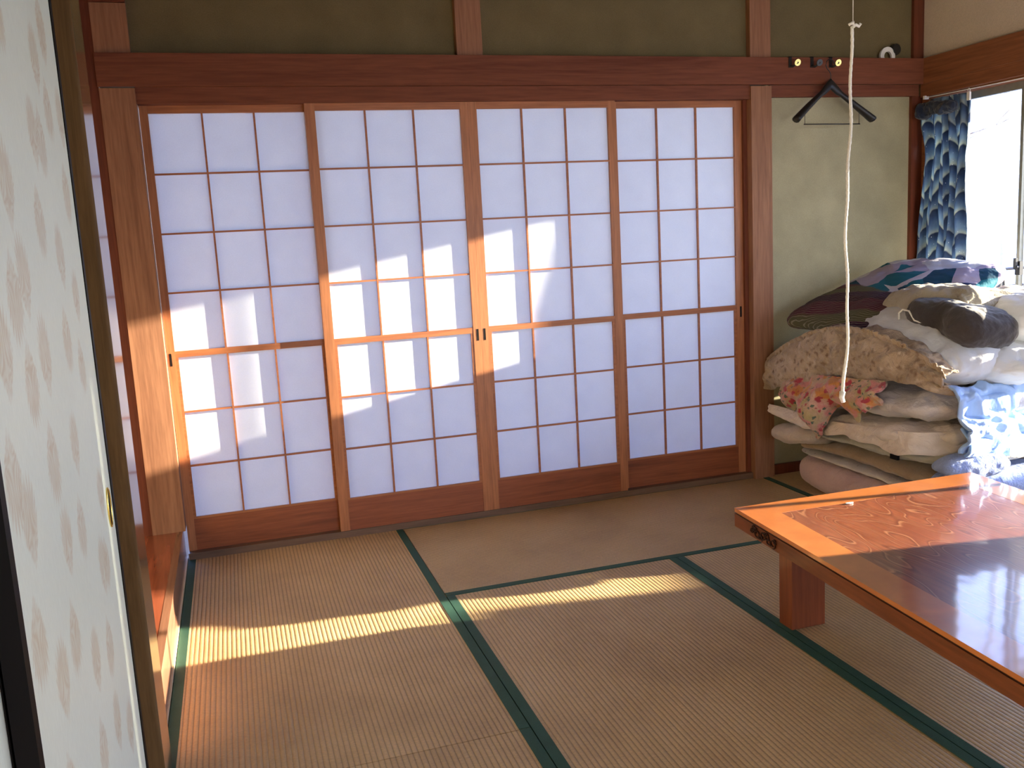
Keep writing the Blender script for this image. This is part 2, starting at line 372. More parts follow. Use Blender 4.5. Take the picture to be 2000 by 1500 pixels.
# ------------------------------------------------------------------ shoji doors
ROWS = [.158, .378, .598, .818, .842, 1.070, 1.297, 1.522, 1.747]
def shoji(name, x0, x1, yf, pull, xl, xr):
    """yf = front face Y; xl/xr = paper opening"""
    r = empty(name, (0, 0, 0)); r['kind'] = 'structure'
    yb = yf + .026; pa = yf + .0125
    obj('stile', boxes((x0, xl, yf, yb, .028, 1.775)), M['stilez'], r, bevel=.0015)
    obj('stile', boxes((xr, x1, yf, yb, .028, 1.775)), M['stilez'], r, bevel=.0015)
    obj('top_rail', boxes((xl, xr, yf, yb, 1.747, 1.775)), M['railx'], r, bevel=.001)
    obj('kick_board', boxes((xl, xr, yf + .003, yb, .028, .158)), M['kick'], r, bevel=.001)
    obj('middle_rail', boxes((xl, xr, yf + .001, yb, .818, .842)), M['railx'], r, bevel=.001)
    bm = bmesh.new(); kf = yf + .0015
    g = .0035
    # inner frame of the lower sash
    i0, i1 = xl + .011, xr - .011
    for (a, b) in ((xl, i0), (i1, xr)): bx(bm, a, b, kf, pa - .0004, .158, .818)
    bx(bm, i0, i1, kf, pa - .0004, .158, .166)
    for k in (1, 2):
        c = xl + (xr - xl) * k / 3; bx(bm, c - g, c + g, kf, pa - .0004, .842, 1.747)
        c = i0 + (i1 - i0) * k / 3; bx(bm, c - g, c + g, kf, pa - .0004, .166, .818)
    for z in (.378, .598): bx(bm, i0, i1, kf + .0006, pa - .0004, z - g, z + g)
    for z in (1.070, 1.297, 1.522): bx(bm, xl, xr, kf + .0006, pa - .0004, z - g, z + g)
    obj('lattice', bm, M['railx'], r)
    obj('paper', boxes((xl, xr, pa, pa + .0006, .158, .818), (xl, xr, pa, pa + .0006, .842, 1.747)), M['paper'], r)
    if pull is not None:
        p = obj('finger_pull', boxes((pull - .0045, pull + .0045, yf - .0008, yf + .004, .785, .835)), M['black'], r, bevel=.002)
    return r
shoji('door_1', -.006 + .012, .655, .0045, .018, .036, .615)
shoji('door_2', .614, 1.276, -.0250, 1.261, .653, 1.243)
shoji('door_3', 1.2765, 1.937, -.0250, 1.292, 1.313, 1.902)
shoji('door_4', 1.915, 2.578, .0045, 2.562, 1.955, 2.541)

# ------------------------------------------------------------------ fusuma at the left, near the camera
def fusuma_mesh(y0, y1, z0, z1, motifs, res=.0045):
    ny = int((y1 - y0) / res); nz = int((z1 - z0) / res)
    verts = []; leaf = []
    for j in range(nz + 1):
        z = z0 + (z1 - z0) * j / nz
        for i in range(ny + 1):
            y = y0 + (y1 - y0) * i / ny
            verts.append((0, y, z)); a = 0
            for (my, mz, s) in motifs:
                dy, dz = (y - my) / s, (z - mz) / s
                if abs(dy) > .13 or abs(dz) > .16: continue
                # two facing fans of needles, above and below the centre
                for sg in (1, -1):
                    u = dz * sg - .008
                    if u < 0: continue
                    ry = dy - .02 * sg
                    ang = math.atan2(ry, u); rr = sqrt(ry * ry + u * u)
                    lim = .115 * (1 - .5 * (abs(ang) / .66) ** 2) + .009 * sin(ang * 52 + my * 50)
                    if abs(ang) < .66 and rr < lim:
                        st = .55 + .25 * sin(ang * 60 + mz * 40) + .2 * noise.noise(Vector((y * 90, z * 60, my)))
                        a = max(a, min(1, st) * min(1, (lim - rr) / .012) * min(1, .35 + rr / .06))
            leaf.append(a)
    fs = [(j * (ny + 1) + i, j * (ny + 1) + i + 1, (j + 1) * (ny + 1) + i + 1, (j + 1) * (ny + 1) + i) for j in range(nz) for i in range(ny)]
    me = bpy.data.meshes.new('patterned_paper'); me.from_pydata(verts, [], fs)
    at = me.attributes.new('leaf', 'FLOAT', 'POINT'); at.data.foreach_set('value', leaf)
    return me
def fusuma_mat():
    m, t, b, _ = newmat('fusuma_paper'); at = N(t, 'ShaderNodeAttribute'); at.attribute_name = 'leaf'
    v = coords(t); n = noiset(t, v, 3, 4); n2 = noiset(t, coords(t, (1, 1, .15)), 300, 2)
    base = ramp(t, n, [(.3, (.70, .76, .66)), (.7, (.75, .81, .70))])
    base = mixc(t, 1., base, ramp(t, n2, [(.3, (.95, .95, .95)), (.7, (1.02, 1.02, 1.02))]), 'MULTIPLY')
    L(t, mixc(t, at.outputs['Fac'], base, (.56, .47, .33)), b.inputs['Base Color'])
    b.inputs['Roughness'].default_value = .5; b.inputs['Specular IOR Level'].default_value = .3
    return m
M['fusuma'] = fusuma_mat()
# sliding doors of patterned paper
def fusuma(name, xf, y0, y1, motifs, pull_y):
    r = empty(name); r['kind'] = 'structure'
    z0, z1 = .008, 1.775; w = .022
    f = obj('stile', boxes((xf - .022, xf + .002, y0, y0 + w, z0, z1)), M['black'], r, bevel=.002)
    f = obj('stile', boxes((xf - .022, xf + .002, y1 - w, y1, z0, z1)), M['black'], r, bevel=.002)
    obj('rail', boxes((xf - .022, xf + .002, y0 + w, y1 - w, z0, z0 + w)), M['black'], r, bevel=.002)
    obj('rail', boxes((xf - .022, xf + .002, y0 + w, y1 - w, z1 - w, z1)), M['black'], r, bevel=.002)
    obj('core', boxes((xf - .020, xf - .0012, y0 + w, y1 - w, z0 + w, z1 - w)), M['white'], r)
    me = fusuma_mesh(y0 + w, y1 - w, z0 + w, z1 - w, motifs)
    p = link('patterned_paper', me, M['fusuma'], r); p.location.x = xf
    if pull_y is not None:
        bm = bmesh.new(); zc = .735
        pts = [(xf + .0015, pull_y + .019 * cos(a), zc + .038 * sin(a)) for a in [2 * pi * k / 40 for k in range(40)]]
        tube(bm, pts, .0020, 8, True)
        h = obj('finger_pull', bm, M['brass'], r, smooth=True)
        bm = bmesh.new(); vs = [bm.verts.new((xf + .0008, q[1], q[2])) for q in pts]; bm.faces.new(vs)
        vs2 = [bm.verts.new((xf - .001, q[1], q[2])) for q in pts]; bm.faces.new(vs2[::-1])
        for k in range(40): bm.faces.new((vs[k], vs[(k + 1) % 40], vs2[(k + 1) % 40], vs2[k]))
        obj('pull_cup', bm, M['black'], h)
    return r
mot = [(-1.985, 1.53, .95), (-2.09, 1.47, 1), (-2.19, 1.34, 1), (-1.90, 1.40, 1), (-2.43, 1.24, 1.1), (-2.40, 1.12, 1.05), (-2.09, 1.15, 1), (-1.98, 1.085, .9), (-2.33, 1.0, 1.1),
       (-2.57, 1.03, 1.1), (-2.185, .85, .95), (-2.56, .82, 1.05), (-2.35, .735, 1), (-2.07, .60, 1), (-1.99, .72, .9), (-2.25, .50, 1), (-2.50, .58, 1.05),
       (-2.13, .33, 1), (-2.0, .25, 1), (-2.3, 1.62, 1), (-2.5, 1.5, 1), (-1.95, 1.68, 1), (-2.45, .3, 1), (-2.2, .12, 1), (-2.6, 1.35, 1)]
fusuma('door_5', 0.0, -2.668, -1.825, mot, -1.900)
fusuma('door_6', -.028, -3.50, -2.64, [(a - .85, b, c) for a, b, c in mot[:16]], None)

# ------------------------------------------------------------------ tatami
def mat_proto(w, l):
    r = empty('tatami_mat'); g = .0015; h = .030
    obj('woven_surface', boxes((-w / 2 + g + .001, w / 2 - g - .001, -l / 2 + g, l / 2 - g, -.055, 0)), M['tatami'], r)
    for s in (-1, 1):
        xo = s * (w / 2 - g); xi = s * (w / 2 - h)
        a, b = min(xo, xi), max(xo, xi)
        bm = boxes((a, b, -l / 2 + g, l / 2 - g, .0001, .0016), ) ; bx(bm, min(xo, xo - s * .0009), max(xo, xo - s * .0009), -l / 2 + g, l / 2 - g, -.05, .001)
        obj('cloth_border', bm, M['heri'], r)
    return r
mats = [('beside the alcove in the far left corner', 0, .875, -1.755, 0, 0),
        ('lying crosswise along the foot of the shoji screens', .875, 2.64, -.840, 0, 1),
        ('in the middle, just left of the table', .875, 1.758, -2.6, -.840, 0),
        ('under the left part of the low table', 1.758, 2.64, -2.6, -.840, 0),
        ('under the stack of bedding in the far right corner', 2.64, 3.52, -1.755, 0, 0),
        ('front left, nearest the patterned sliding door', 0, .875, -3.51, -1.755, 0),
        ('front right, past the near end of the table', 2.64, 3.52, -3.51, -1.755, 0),
        ('lying crosswise nearest the camera', .875, 2.64, -3.49, -2.6, 1)]
for d, xa, xb, ya, yb, rot in mats:
    w, l = (xb - xa, yb - ya) if not rot else (yb - ya, xb - xa)
    r = mat_proto(w, l); r.location = ((xa + xb) / 2, (ya + yb) / 2, 0); r.rotation_euler.z = pi / 2 if rot else 0
    tag(r, 'tatami mat with green cloth borders ' + d, 'tatami mat', 'tatami mats covering the floor')
struct('trim_23', boxes((3.522, RX, -6, -.03, -.05, 0.0), (-.07, 3.52, -6, -3.512, -.05, 0)), M['tkX'])

# ------------------------------------------------------------------ low table
def table():
    r = empty('low_table', (1.70, -1.355, 0))
    H = .342; Lf = Vector((-.074, -.997, 0)) * 1.55; Wd = Vector((.905, -.012, 0)); Lr = Vector((-.110, -.994, 0)) * 1.55
    def P(u, v, z):   # u across 0..1, v along 0..1
        p = Wd * u + (Lf * (1 - u) + Lr * u) * v; return Vector((p.x, p.y, z))
    bu, bv = .105 / .905, .105 / 1.55
    z = H
    bm = bmesh.new()
    def quad(us, vs_, zz, mi=0):
        vs = [bm.verts.new(P(u, v, zz)) for u, v in zip(us, vs_)]; f = bm.faces.new(vs); f.material_index = mi; return vs
    # frame: four mitred boards as solids
    def solid(uv, za, zb):
        A = [bm.verts.new(P(u, v, za)) for u, v in uv]; B = [bm.verts.new(P(u, v, zb)) for u, v in uv]; n = len(uv)
        bm.faces.new(A); bm.faces.new(B[::-1])
        for k in range(n): bm.faces.new((A[k], B[k], B[(k + 1) % n], A[(k + 1) % n]))
    e = .004
    solid([(0, 0), (1, 0), (1 - bu, bv), (bu, bv)], z - .012, z)
    solid([(0, 1), (0, 0), (bu, bv), (bu, 1 - bv)], z - .012, z)
    solid([(1, 0), (1, 1), (1 - bu, 1 - bv), (1 - bu, bv)], z - .012, z)
    solid([(1, 1), (0, 1), (bu, 1 - bv), (1 - bu, 1 - bv)], z - .012, z)
    obj('top_frame', bm, M['tframe'], r)
    bm = bmesh.new(); solid([(bu, bv), (1 - bu, bv), (1 - bu, 1 - bv), (bu, 1 - bv)], z - .012, z - .0004)
    obj('top_panel', bm, M['tinner'], r)
    bm = bmesh.new(); a = .004
    solid([(a, a * .6), (1 - a, a * .6), (1 - a, 1 - a * .6), (a, 1 - a * .6)], z - .017, z - .0122)
    obj('top_groove', bm, M['carve'], r)
    bm = bmesh.new(); a = 0
    solid([(0, 0), (1, 0), (1, 1), (0, 1)], z - .058, z - .017)
    obj('apron', bm, M['tside'], r, bevel=.002)
    for (u, v) in ((.095, .08), (.77, .08), (.095, .87), (.77, .87)):
        bm = bmesh.new(); p = P(u, v, 0); bx(bm, p.x, p.x + .115, p.y - .065, p.y, 0.0016, z - .058)
        obj('leg', bm, M['tleg'], r, bevel=.003)
    # carved scroll work on the left edge, near the corner
    rnd = random.Random(4); bm = bmesh.new()
    for k in range(13):
        t0 = .115 + .135 * k / 12; zz = z - .036 + .010 * sin(k * 1.1); rad = .0085 + .004 * sin(k * 2.3 + 1)
        if k in (0, 12): rad = .007
        base = P(0, t0 / 1.55, zz) + Vector((-.0025, 0, 0)); d = Lf.normalized()
        sgn = 1 if k % 2 else -1
        pts = []
        for j in range(15):
            a = j / 14 * 2.1 * pi * sgn + k; rr = rad * (1.1 - .6 * j / 14)
            pts.append(base + d * (rr * cos(a) * 1.2) + Vector((0, 0, rr * sin(a))))
        tube(bm, pts, .0021, 6)
    obj('carved_scroll', bm, M['carve'], r, smooth=True)
    tag(r, 'low reddish-brown lacquered wooden table with carved scroll on its edge', 'table')
    return r
table()
bm = bmesh.new(); vs = [bm.verts.new((2.031 + .013 * cos(a) * (1 + .3 * sin(3 * a)), -1.478 + .006 * sin(a), .3432)) for a in [2 * pi * k / 10 for k in range(10)]]
f = bm.faces.new(vs); g = bmesh.ops.extrude_face_region(bm, geom=[f]); bmesh.ops.translate(bm, vec=(0, 0, .002), verts=[v for v in g['geom'] if isinstance(v, bmesh.types.BMVert)])
tag(obj('paper_scrap', bm, M['white']), 'tiny white scrap lying on the far edge of the low table', 'scrap')

# ------------------------------------------------------------------ soft goods
def pillow(name, cx, cy, hx, hy, zb, zt, mats, p=10, corner=5, n=(90, 70), wob=.012, wr=.006, seed=0, rot=0, parent=None, tilt=None, wf=9, local=False, sag=None, aniso=(1, 1, 1), ridge=0):
    """closed two-sheet shell between zb(x,y) and zt(x,y); rounded footprint, rolled rim, wrinkles"""
    NX, NY = n; verts = []; faces = []
    off = Vector((seed * 7.3, seed * 3.1, seed * 1.7))
    fz = lambda f, x, y: f(x, y) if callable(f) else f
    cr, sr = cos(rot), sin(rot)
    def pt(i, j, side):
        a = sin(pi / 2 * (2 * i / NX - 1)); b = sin(pi / 2 * (2 * j / NY - 1))
        e = max(abs(a), abs(b))
        q = (abs(a) ** corner + abs(b) ** corner) ** (1 / corner)
        k = e / q if q > 1e-6 else 1
        s, t = a * k, b * k
        x, y = s * hx, t * hy
        x, y = cx + x * cr - y * sr, cy + x * sr + y * cr
        w1 = noise.noise(Vector((x * 3.1, y * 3.1, 5)) + off) * wob * e * e
        w2 = noise.noise(Vector((x * 3.1, y * 3.1, 9)) + off) * wob * e * e
        x += w1 + s * e * wob * noise.noise(Vector((x * 7, y * 7, 2)) + off); y += w2
        h = max(0, 1 - e ** p) ** .5
        A, B = fz(zb, x, y), fz(zt, x, y); m = A + (B - A) * (.5 if side > 0 else .5)
        z = m + (B - A) / 2 * h * side
        return [x, y, z, e, s, t]
    idx = {}
    def vid(i, j, side):
        rim = i in (0, NX) or j in (0, NY)
        key = (i, j, 0 if rim else side)
        if key not in idx:
            idx[key] = len(verts); verts.append(pt(i, j, side))
        return idx[key]
    for side in (1, -1):
        for i in range(NX):
            for j in range(NY):
                f = [vid(i, j, side), vid(i + 1, j, side), vid(i + 1, j + 1, side), vid(i, j + 1, side)]
                faces.append(f if side > 0 else f[::-1])
    me = bpy.data.meshes.new(name); me.from_pydata([v[:3] for v in verts], [], faces); me.update()
    nors = [v.normal.copy() for v in me.vertices]
    for v, nr in zip(me.vertices, nors):
        c = Vector((v.co.x * aniso[0], v.co.y * aniso[1], v.co.z * aniso[2]))
        d = noise.fractal(c * wf + off, .8, 2.1, 4) * wr
        if ridge: d += (abs(noise.noise(c * wf * .8 + off)) * -2 + .5) * ridge
        v.co += nr * d
    if tilt: me.transform(Matrix.Translation((cx, cy, 0)) @ tilt @ Matrix.Translation((-cx, -cy, 0)))
    me.update()
    return link(name, me, mats, parent, smooth=True)

def drape(name, path, y0, y1, mats, nu=140, nv=60, fold=.02, ff=9, hem=None, seed=0, wr=.006, thick=.006, axis='X', parent=None, wf=8, top_damp=.25, ridge=0, rf=10, skew=(1, 1)):
    """sheet that follows path(v)->(a,z) in the vertical plane, extruded along the other axis, with folds growing to the hem"""
    verts = []; faces = []; off = Vector((seed * 5.1, 0, seed * 2.2))
    for j in range(nv + 1):
        v = j / nv
        for i in range(nu + 1):
            u = i / nu; s = y0 + (y1 - y0) * u
            vv = v * (hem(u) if hem else 1)
            a, z, na, nz = path(vv, u)
            amp = (top_damp + (1 - top_damp) * vv)
            d = (noise.noise(Vector((s * ff, vv * 1.2, 1)) + off) + .5 * noise.noise(Vector((s * ff * 2.3, vv * 2.5, 4)) + off)) * fold * amp
            d += noise.fractal(Vector((s * wf, a * wf, z * wf)) + off, .8, 2.1, 4) * wr
            if ridge:
                q = Vector((s * rf * skew[0] + z * rf * .35, a * rf, z * rf * skew[1])) + off
                d += ridge * (.45 - 1.7 * abs(noise.noise(q)) - .8 * abs(noise.noise(q * 2.1)))
            a2, z2 = a + na * d, z + nz * d
            s2 = s + noise.noise(Vector((s * 6, vv * 4, 8)) + off) * fold * .6
            verts.append((a2, s2, z2) if axis == 'X' else (s2, a2, z2))
    for j in range(nv):
        for i in range(nu):
            k = j * (nu + 1) + i; faces.append((k, k + 1, k + nu + 2, k + nu + 1))
    me = bpy.data.meshes.new(name); me.from_pydata(verts, [], faces); me.update()
    o = link(name, me, mats, parent, smooth=True)
    md = o.modifiers.new('thickness', 'SOLIDIFY'); md.thickness = thick; md.offset = 0
    return o

FM = {}
FM['pink'] = fabric('pink_futon_cotton', (.62, .42, .37), (.56, .37, .33))
FM['whitefl'] = fabric('white_flowered_sheet', (.66, .58, .50), (.58, .50, .43), spots=[(26, .12, (.38, .27, .25), .05)])
FM['beige'] = fabric('beige_futon_cotton', (.40, .28, .17), (.34, .235, .145))
FM['cream'] = fabric('cream_futon_cotton', (.56, .45, .35), (.50, .40, .31))
FM['sage'] = fabric('sage_grey_cotton', (.46, .43, .35), (.40, .37, .30))
FM['cream2'] = fabric('cream_sheet', (.76, .65, .57), (.68, .56, .48))
FM['greywhite'] = fabric('greyish_white_duvet', (.64, .58, .57), (.50, .44, .45), pscale=4)
FM['brown'] = fabric('brown_flowered_cover', (.50, .38, .27), (.36, .265, .18), pscale=9, spots=[(30, .30, (.24, .155, .10), .14), (19, .22, (.56, .45, .35), .12)], wr=(16, .9))
FM['white'] = fabric('white_duvet', (.84, .84, .84), (.80, .81, .83), wr=(10, .3), trans=.25)
FM['redfl'] = fabric('red_flowered_cotton', (.60, .36, .28), (.46, .36, .17), pscale=11, spots=[(13, .40, (.62, .24, .22), .08), (33, .24, (.10, .13, .09), .05), (11, .33, (.60, .24, .07), .06), (19, .28, (.42, .05, .07), .05)], wr=(22, .6))
FM['blueq'] = fabric('pale_blue_satin_quilt', (.40, .58, .88), (.30, .46, .80), pscale=5, rough=.35, gloss=.5, sheen=0, wr=(6, .4))
FM['blue2'] = fabric('sky_blue_sheet', (.30, .50, .86), (.24, .42, .80), wr=(40, .3))
FM['bluetx'] = fabric('quilted_blue_pad', (.46, .56, .86), (.38, .48, .80), wr=(55, .8))
FM['charcoal'] = fabric('dark_grey_case', (.055, .045, .042), (.04, .032, .03), wr=(9, .35))
FM['creamcu'] = fabric('cream_rough_cloth', (.50, .44, .33), (.42, .36, .26), wr=(90, .5))

def stripes_mat():
    m, t, b, _ = newmat('purple_striped_cloth'); c = N(t, 'ShaderNodeTexCoord'); s = N(t, 'ShaderNodeSeparateXYZ'); L(t, c.outputs['Object'], s.inputs[0])
    nz = noiset(t, coords(t), 7, 3)
    q = math_(t, 'ADD', math_(t, 'SUBTRACT', math_(t, 'SUBTRACT', s.outputs['X'], 2.52), math_(t, 'MULTIPLY', s.outputs['Y'], -.25)), math_(t, 'MULTIPLY', nz, .02))
    fr = math_(t, 'FRACT', math_(t, 'MULTIPLY', q, 95))
    band = ramp(t, math_(t, 'FRACT', math_(t, 'MULTIPLY', q, 4.2)), [(0, (.035, .008, .03)), (.3, (.05, .012, .035)), (.34, (.09, .085, .045)), (.6, (.10, .075, .045)), (.64, (.085, .016, .035)), (.95, (.10, .02, .04))], 'CONSTANT')
    ln = ramp(t, fr, [(.72, (0, 0, 0)), (.82, (1, 1, 1))])
    col = mixc(t, math_(t, 'MULTIPLY', ln, .6), band, (.30, .27, .20))
    # patchwork of teal and dark blue on the front half; pale patches imitate sunlight
    vo = N(t, 'ShaderNodeTexVoronoi'); vo.inputs['Scale'].default_value = 8; L(t, coords(t), vo.inputs['Vector'])
    pc = ramp(t, math_(t, 'FRACT', math_(t, 'MULTIPLY', vo.outputs['Color'], 1.0)), [(0, (.015, .06, .10)), (.25, (.60, .58, .60)), (.42, (.02, .14, .19)), (.55, (.42, .36, .46)), (.75, (.02, .03, .09)), (.9, (.62, .56, .60))], 'CONSTANT')
    msk = ramp(t, math_(t, 'ADD', q, math_(t, 'MULTIPLY', s.outputs['Y'], -.35)), [(.50, (0, 0, 0)), (.51, (1, 1, 1))])
    L(t, mixc(t, msk, col, pc), b.inputs['Base Color']); b.inputs['Roughness'].default_value = .75; b.inputs['Specular IOR Level'].default_value = .15
    bump(t, b, noiset(t, coords(t), 12, 4), .4, .02)
    return m
FM['stripe'] = stripes_mat()

G = 'bedding piled in the far right corner'
def lerp3(a, b, c):      # heights at Y=-.1, -.5, -1.1
    def f(x, y):
        t = min(1.3, max(-.2, (-.1 - y) / .4)) if y > -.5 else 1 + min(1.3, (-.5 - y) / .6)
        return a + (b - a) * t if t <= 1 else b + (c - b) * (t - 1)
    return f
z1 = lerp3(.148, .152, .130); z2 = lerp3(.168, .186, .160); z3 = lerp3(.205, .250, .262); z4 = lerp3(.345, .315, .345)
z5 = lerp3(.400, .395, .445); z6 = lerp3(.470, .555, .56); z7 = lambda x, y: .795 - .50 * (y + .68) ** 2
gz = .003
def addz(f, d): return lambda x, y: f(x, y) + d
def T(o, label, cat, g=G): return tag(o, label, cat, g)
CX, CY, HX, HY = 3.10, -.62, .41, .52
T(pillow('futon_mattress', 3.09, -.63, .41, .50, .001, addz(z1, -gz), FM['pink'], p=14, wob=.015, seed=1), 'pinkish folded futon at the very bottom of the bedding pile', 'futon')
T(pillow('folded_sheet', 3.10, -.63, .395, .49, z1, addz(z2, -.002), FM['whitefl'], p=14, wob=.03, seed=2, wr=.004), 'thin white flowered sheet just above the pink bottom futon', 'sheet')
T(pillow('futon_mattress', 3.12, -.62, .40, .49, z2, addz(z3, -gz), FM['beige'], p=9, wob=.025, seed=3), 'beige brown folded futon near the bottom of the pile', 'futon')
T(pillow('folded_pad', 2.80, -.26, .19, .17, addz(z3, -.012), addz(z3, .075), FM['cream'], p=7, wob=.03, seed=4, corner=4, n=(50, 40), wr=.008, ridge=.004), 'small cream pad poking out at the back left of the pile', 'pad')
T(pillow('futon_mattress', 3.09, -.64, .425, .53, addz(z3, .012), addz(z4, -gz), FM['sage'], p=8, wob=.02, seed=5), 'sage grey folded futon with a small dark label on its edge', 'futon')
T(pillow('folded_sheet', 3.09, -.62, .435, .54, z4, addz(z5, -gz), FM['cream2'], p=8, wob=.035, seed=6, wr=.012, ridge=.006, n=(120, 100)), 'crumpled cream sheet above the sage grey futon', 'sheet')
_o = bpy.data.objects['folded_sheet.001']
def pths(vv, u):
    y = -.09 - 1.05 * u; zt = z5(0, y) - .03; zh = z4(0, y) + .0
    return (2.655 - .012 * sin(vv * 2.2) + 9 * max(0, u - .86) ** 2, zt + (zh - .012 - zt) * vv, -1, .1)
drape('hanging_edge', pths, -.09, -1.14, FM['cream2'], nu=240, nv=50, fold=.016, ff=6, seed=21, wr=.006, thick=.004, ridge=.010, rf=9, parent=_o, hem=lambda u: 1 + .35 * sin(u * 9) * .5 + .1 * sin(u * 33))
T(pillow('folded_duvet', 3.09, -.62, .44, .535, z5, addz(z6, -gz), FM['greywhite'], p=6, wob=.03, seed=7, wr=.014, ridge=.006, n=(120, 100)), 'greyish white duvet under the brown flowered comforter', 'duvet')
# white duvet whose flowered end hangs on the left
dv = empty('ruffled_comforter', (2.9, -.6, .6))
topz = lambda x, y: z7(x, y) + .055 * max(0, 1 - ((x - 2.93) / .22) ** 2) - .10 * max(0, (x - 2.95)) / .4
o = pillow('duvet_body', 3.05, -.62, .395, .555, z6, topz, FM['white'], p=5, wob=.02, seed=8, wr=.010, n=(120, 100)); o.parent = dv; o.location = (-2.9, .6, -.6)
def pth(vv, u):
    y = -.03 - 1.14 * u
    zt = z7(2.7, y) - .020; zh = lerp3(.455, .535, .60)(0, y)
    if u > .9: zh -= (u - .9) * .4
    # starts on top at x 2.80, rolls over the edge, hangs to the hem
    e = 1 - .9 * max(0, (abs(u - .5) * 2)) ** 6
    if vv < .35:
        a = vv / .35 * (pi / 2); cx_, r_ = 2.735, .085
        return (cx_ - r_ * sin(a), zt - .055 + .055 * cos(a), -sin(a), cos(a))
    t = (vv - .35) / .65
    return (2.65 - .012 * sin(t * pi) + 5 * max(0, u - .88) ** 2, (zt - .055) * (1 - t) + zh * t, -1, .1)
o = drape('flowered_side', pth, -.03, -1.17, FM['brown'], nu=260, nv=110, fold=.024, ff=6, seed=3, wr=.010, thick=.010, ridge=.022, rf=7, skew=(.8, 1.5), hem=lambda u: 1 + .07 * sin(u * 21) + .05 * sin(u * 47)); o.parent = dv; o.location = (-2.9, .6, -.6)
def ruffle(name, ys, xz, amp, frq, wdt, mat, seed, direc):
    bm = bmesh.new(); n = 420; rows = []
    for i in range(n + 1):
        u = i / n; y = ys[0] + (ys[1] - ys[0]) * u; x, z = xz(y, u); row = []
        for k in range(5):
            w = k / 4; ph = u * frq + noise.noise(Vector((u * 9, seed, 0))) * 3
            d = amp * w * sin(ph * 2 * pi)
            row.append(bm.verts.new((x + direc[0] * wdt * w + d * direc[2], y + .5 * amp * w * cos(ph * 2 * pi), z + direc[1] * wdt * w + d * direc[3])))
        rows.append(row)
    for i in range(n):
        for k in range(4): bm.faces.new((rows[i][k], rows[i + 1][k], rows[i + 1][k + 1], rows[i][k + 1]))
    return obj(name, bm, mat, None, smooth=True)
o = ruffle('ruffle_trim', (-.04, -1.17), lambda y, u: (2.675, z7(2.7, y) - .045), .008, 26, .035, FM['brown'], 2, (-.35, .9, .6, .3)); o.parent = dv; o.location = (-2.9, .6, -.6)
md = o.modifiers.new('thickness', 'SOLIDIFY'); md.thickness = .004
tag(dv, 'brown flowered comforter with ruffled edge and white top in the pile', 'comforter', G)
# red flowered blanket spilling out
def pth2(vv, u):
    y = -.25 - .66 * u
    zt = lerp3(.47, .56, .60)(0, y)
    drop = .085 + .19 * exp(-((u - .38) / .13) ** 2) + .085 * exp(-((u - .72) / .08) ** 2) + .04 * exp(-((u - .88) / .06) ** 2) + .05 * exp(-((u - .08) / .08) ** 2)
    bul = .045 * sin(min(1, vv) * pi) * (1 + exp(-((u - .38) / .13) ** 2))
    return (2.668 - .035 - bul, zt + .02 - drop * vv - .02, -1, .2)
T(drape('flowered_blanket', pth2, -.25, -.91, FM['redfl'], nu=200, nv=70, fold=.040, ff=10, seed=9, wr=.012, thick=.016, ridge=.022, rf=9), 'red and yellow flowered blanket spilling from under the brown comforter', 'blanket')
# sunlit right hand / front side
zq = lambda x, y: .60 + .06 * sin(x * 5) 
T(pillow('white_quilt', 3.20, -.95, .36, .33, addz(z6, .012), lambda x, y: .70 + .05 * (x - 2.9), FM['white'], p=4, wob=.05, seed=11, wr=.02, n=(110, 80), wf=6, rot=.25, ridge=.01), 'thick white quilt in full sunlight on the front of the pile', 'quilt')
def pthf(vv, u):
    if vv < .3:
        a = vv / .3 * pi / 2; return (-1.15 + .2 * u - .07 * sin(a), .565 + .03 * (1 - u) - .05 + .05 * cos(a), -sin(a), cos(a))
    t = (vv - .3) / .7
    return (-1.22 + .2 * u - .03 * sin(t * 3), .545 - .05 - t * (.13 + .04 * u), -1, .1)
T(drape('satin_quilt', pthf, 2.70, 3.50, FM['blueq'], nu=260, nv=110, fold=.030, ff=6, seed=12, wr=.014, thick=.012, axis='Y', wf=8, ridge=.040, rf=7, skew=(.7, 1.6)), 'shiny crumpled pale blue quilt on the front of the pile', 'quilt')
def pthg(vv, u):
    t = vv
    return (-1.195 + .2 * u - .06 * sin(t * 2.6), .45 + .03 * u - t * (.10 + .14 * u), -1, .1)
T(drape('blue_sheet', pthg, 2.72, 3.50, FM['blue2'], nu=120, nv=50, fold=.02, ff=4, seed=13, wr=.008, thick=.010, axis='Y', ridge=.012, rf=5, skew=(.5, 1.5)), 'sky blue sheet hanging below the shiny crumpled quilt', 'sheet')
T(pillow('small_cushion', 2.80, -1.17, .13, .055, .255, .345, FM['bluetx'], p=3, wob=.02, seed=14, n=(40, 30), wr=.008, rot=-.15), 'small pale blue cushion squeezed in at the front left corner', 'cushion')
T(pillow('quilted_pad', 2.98, -1.10, .22, .10, .150, .262, FM['bluetx'], p=4, wob=.03, seed=15, n=(60, 40), wr=.008, rot=-.06), 'quilted lavender blue pad low on the front of the pile', 'pad')
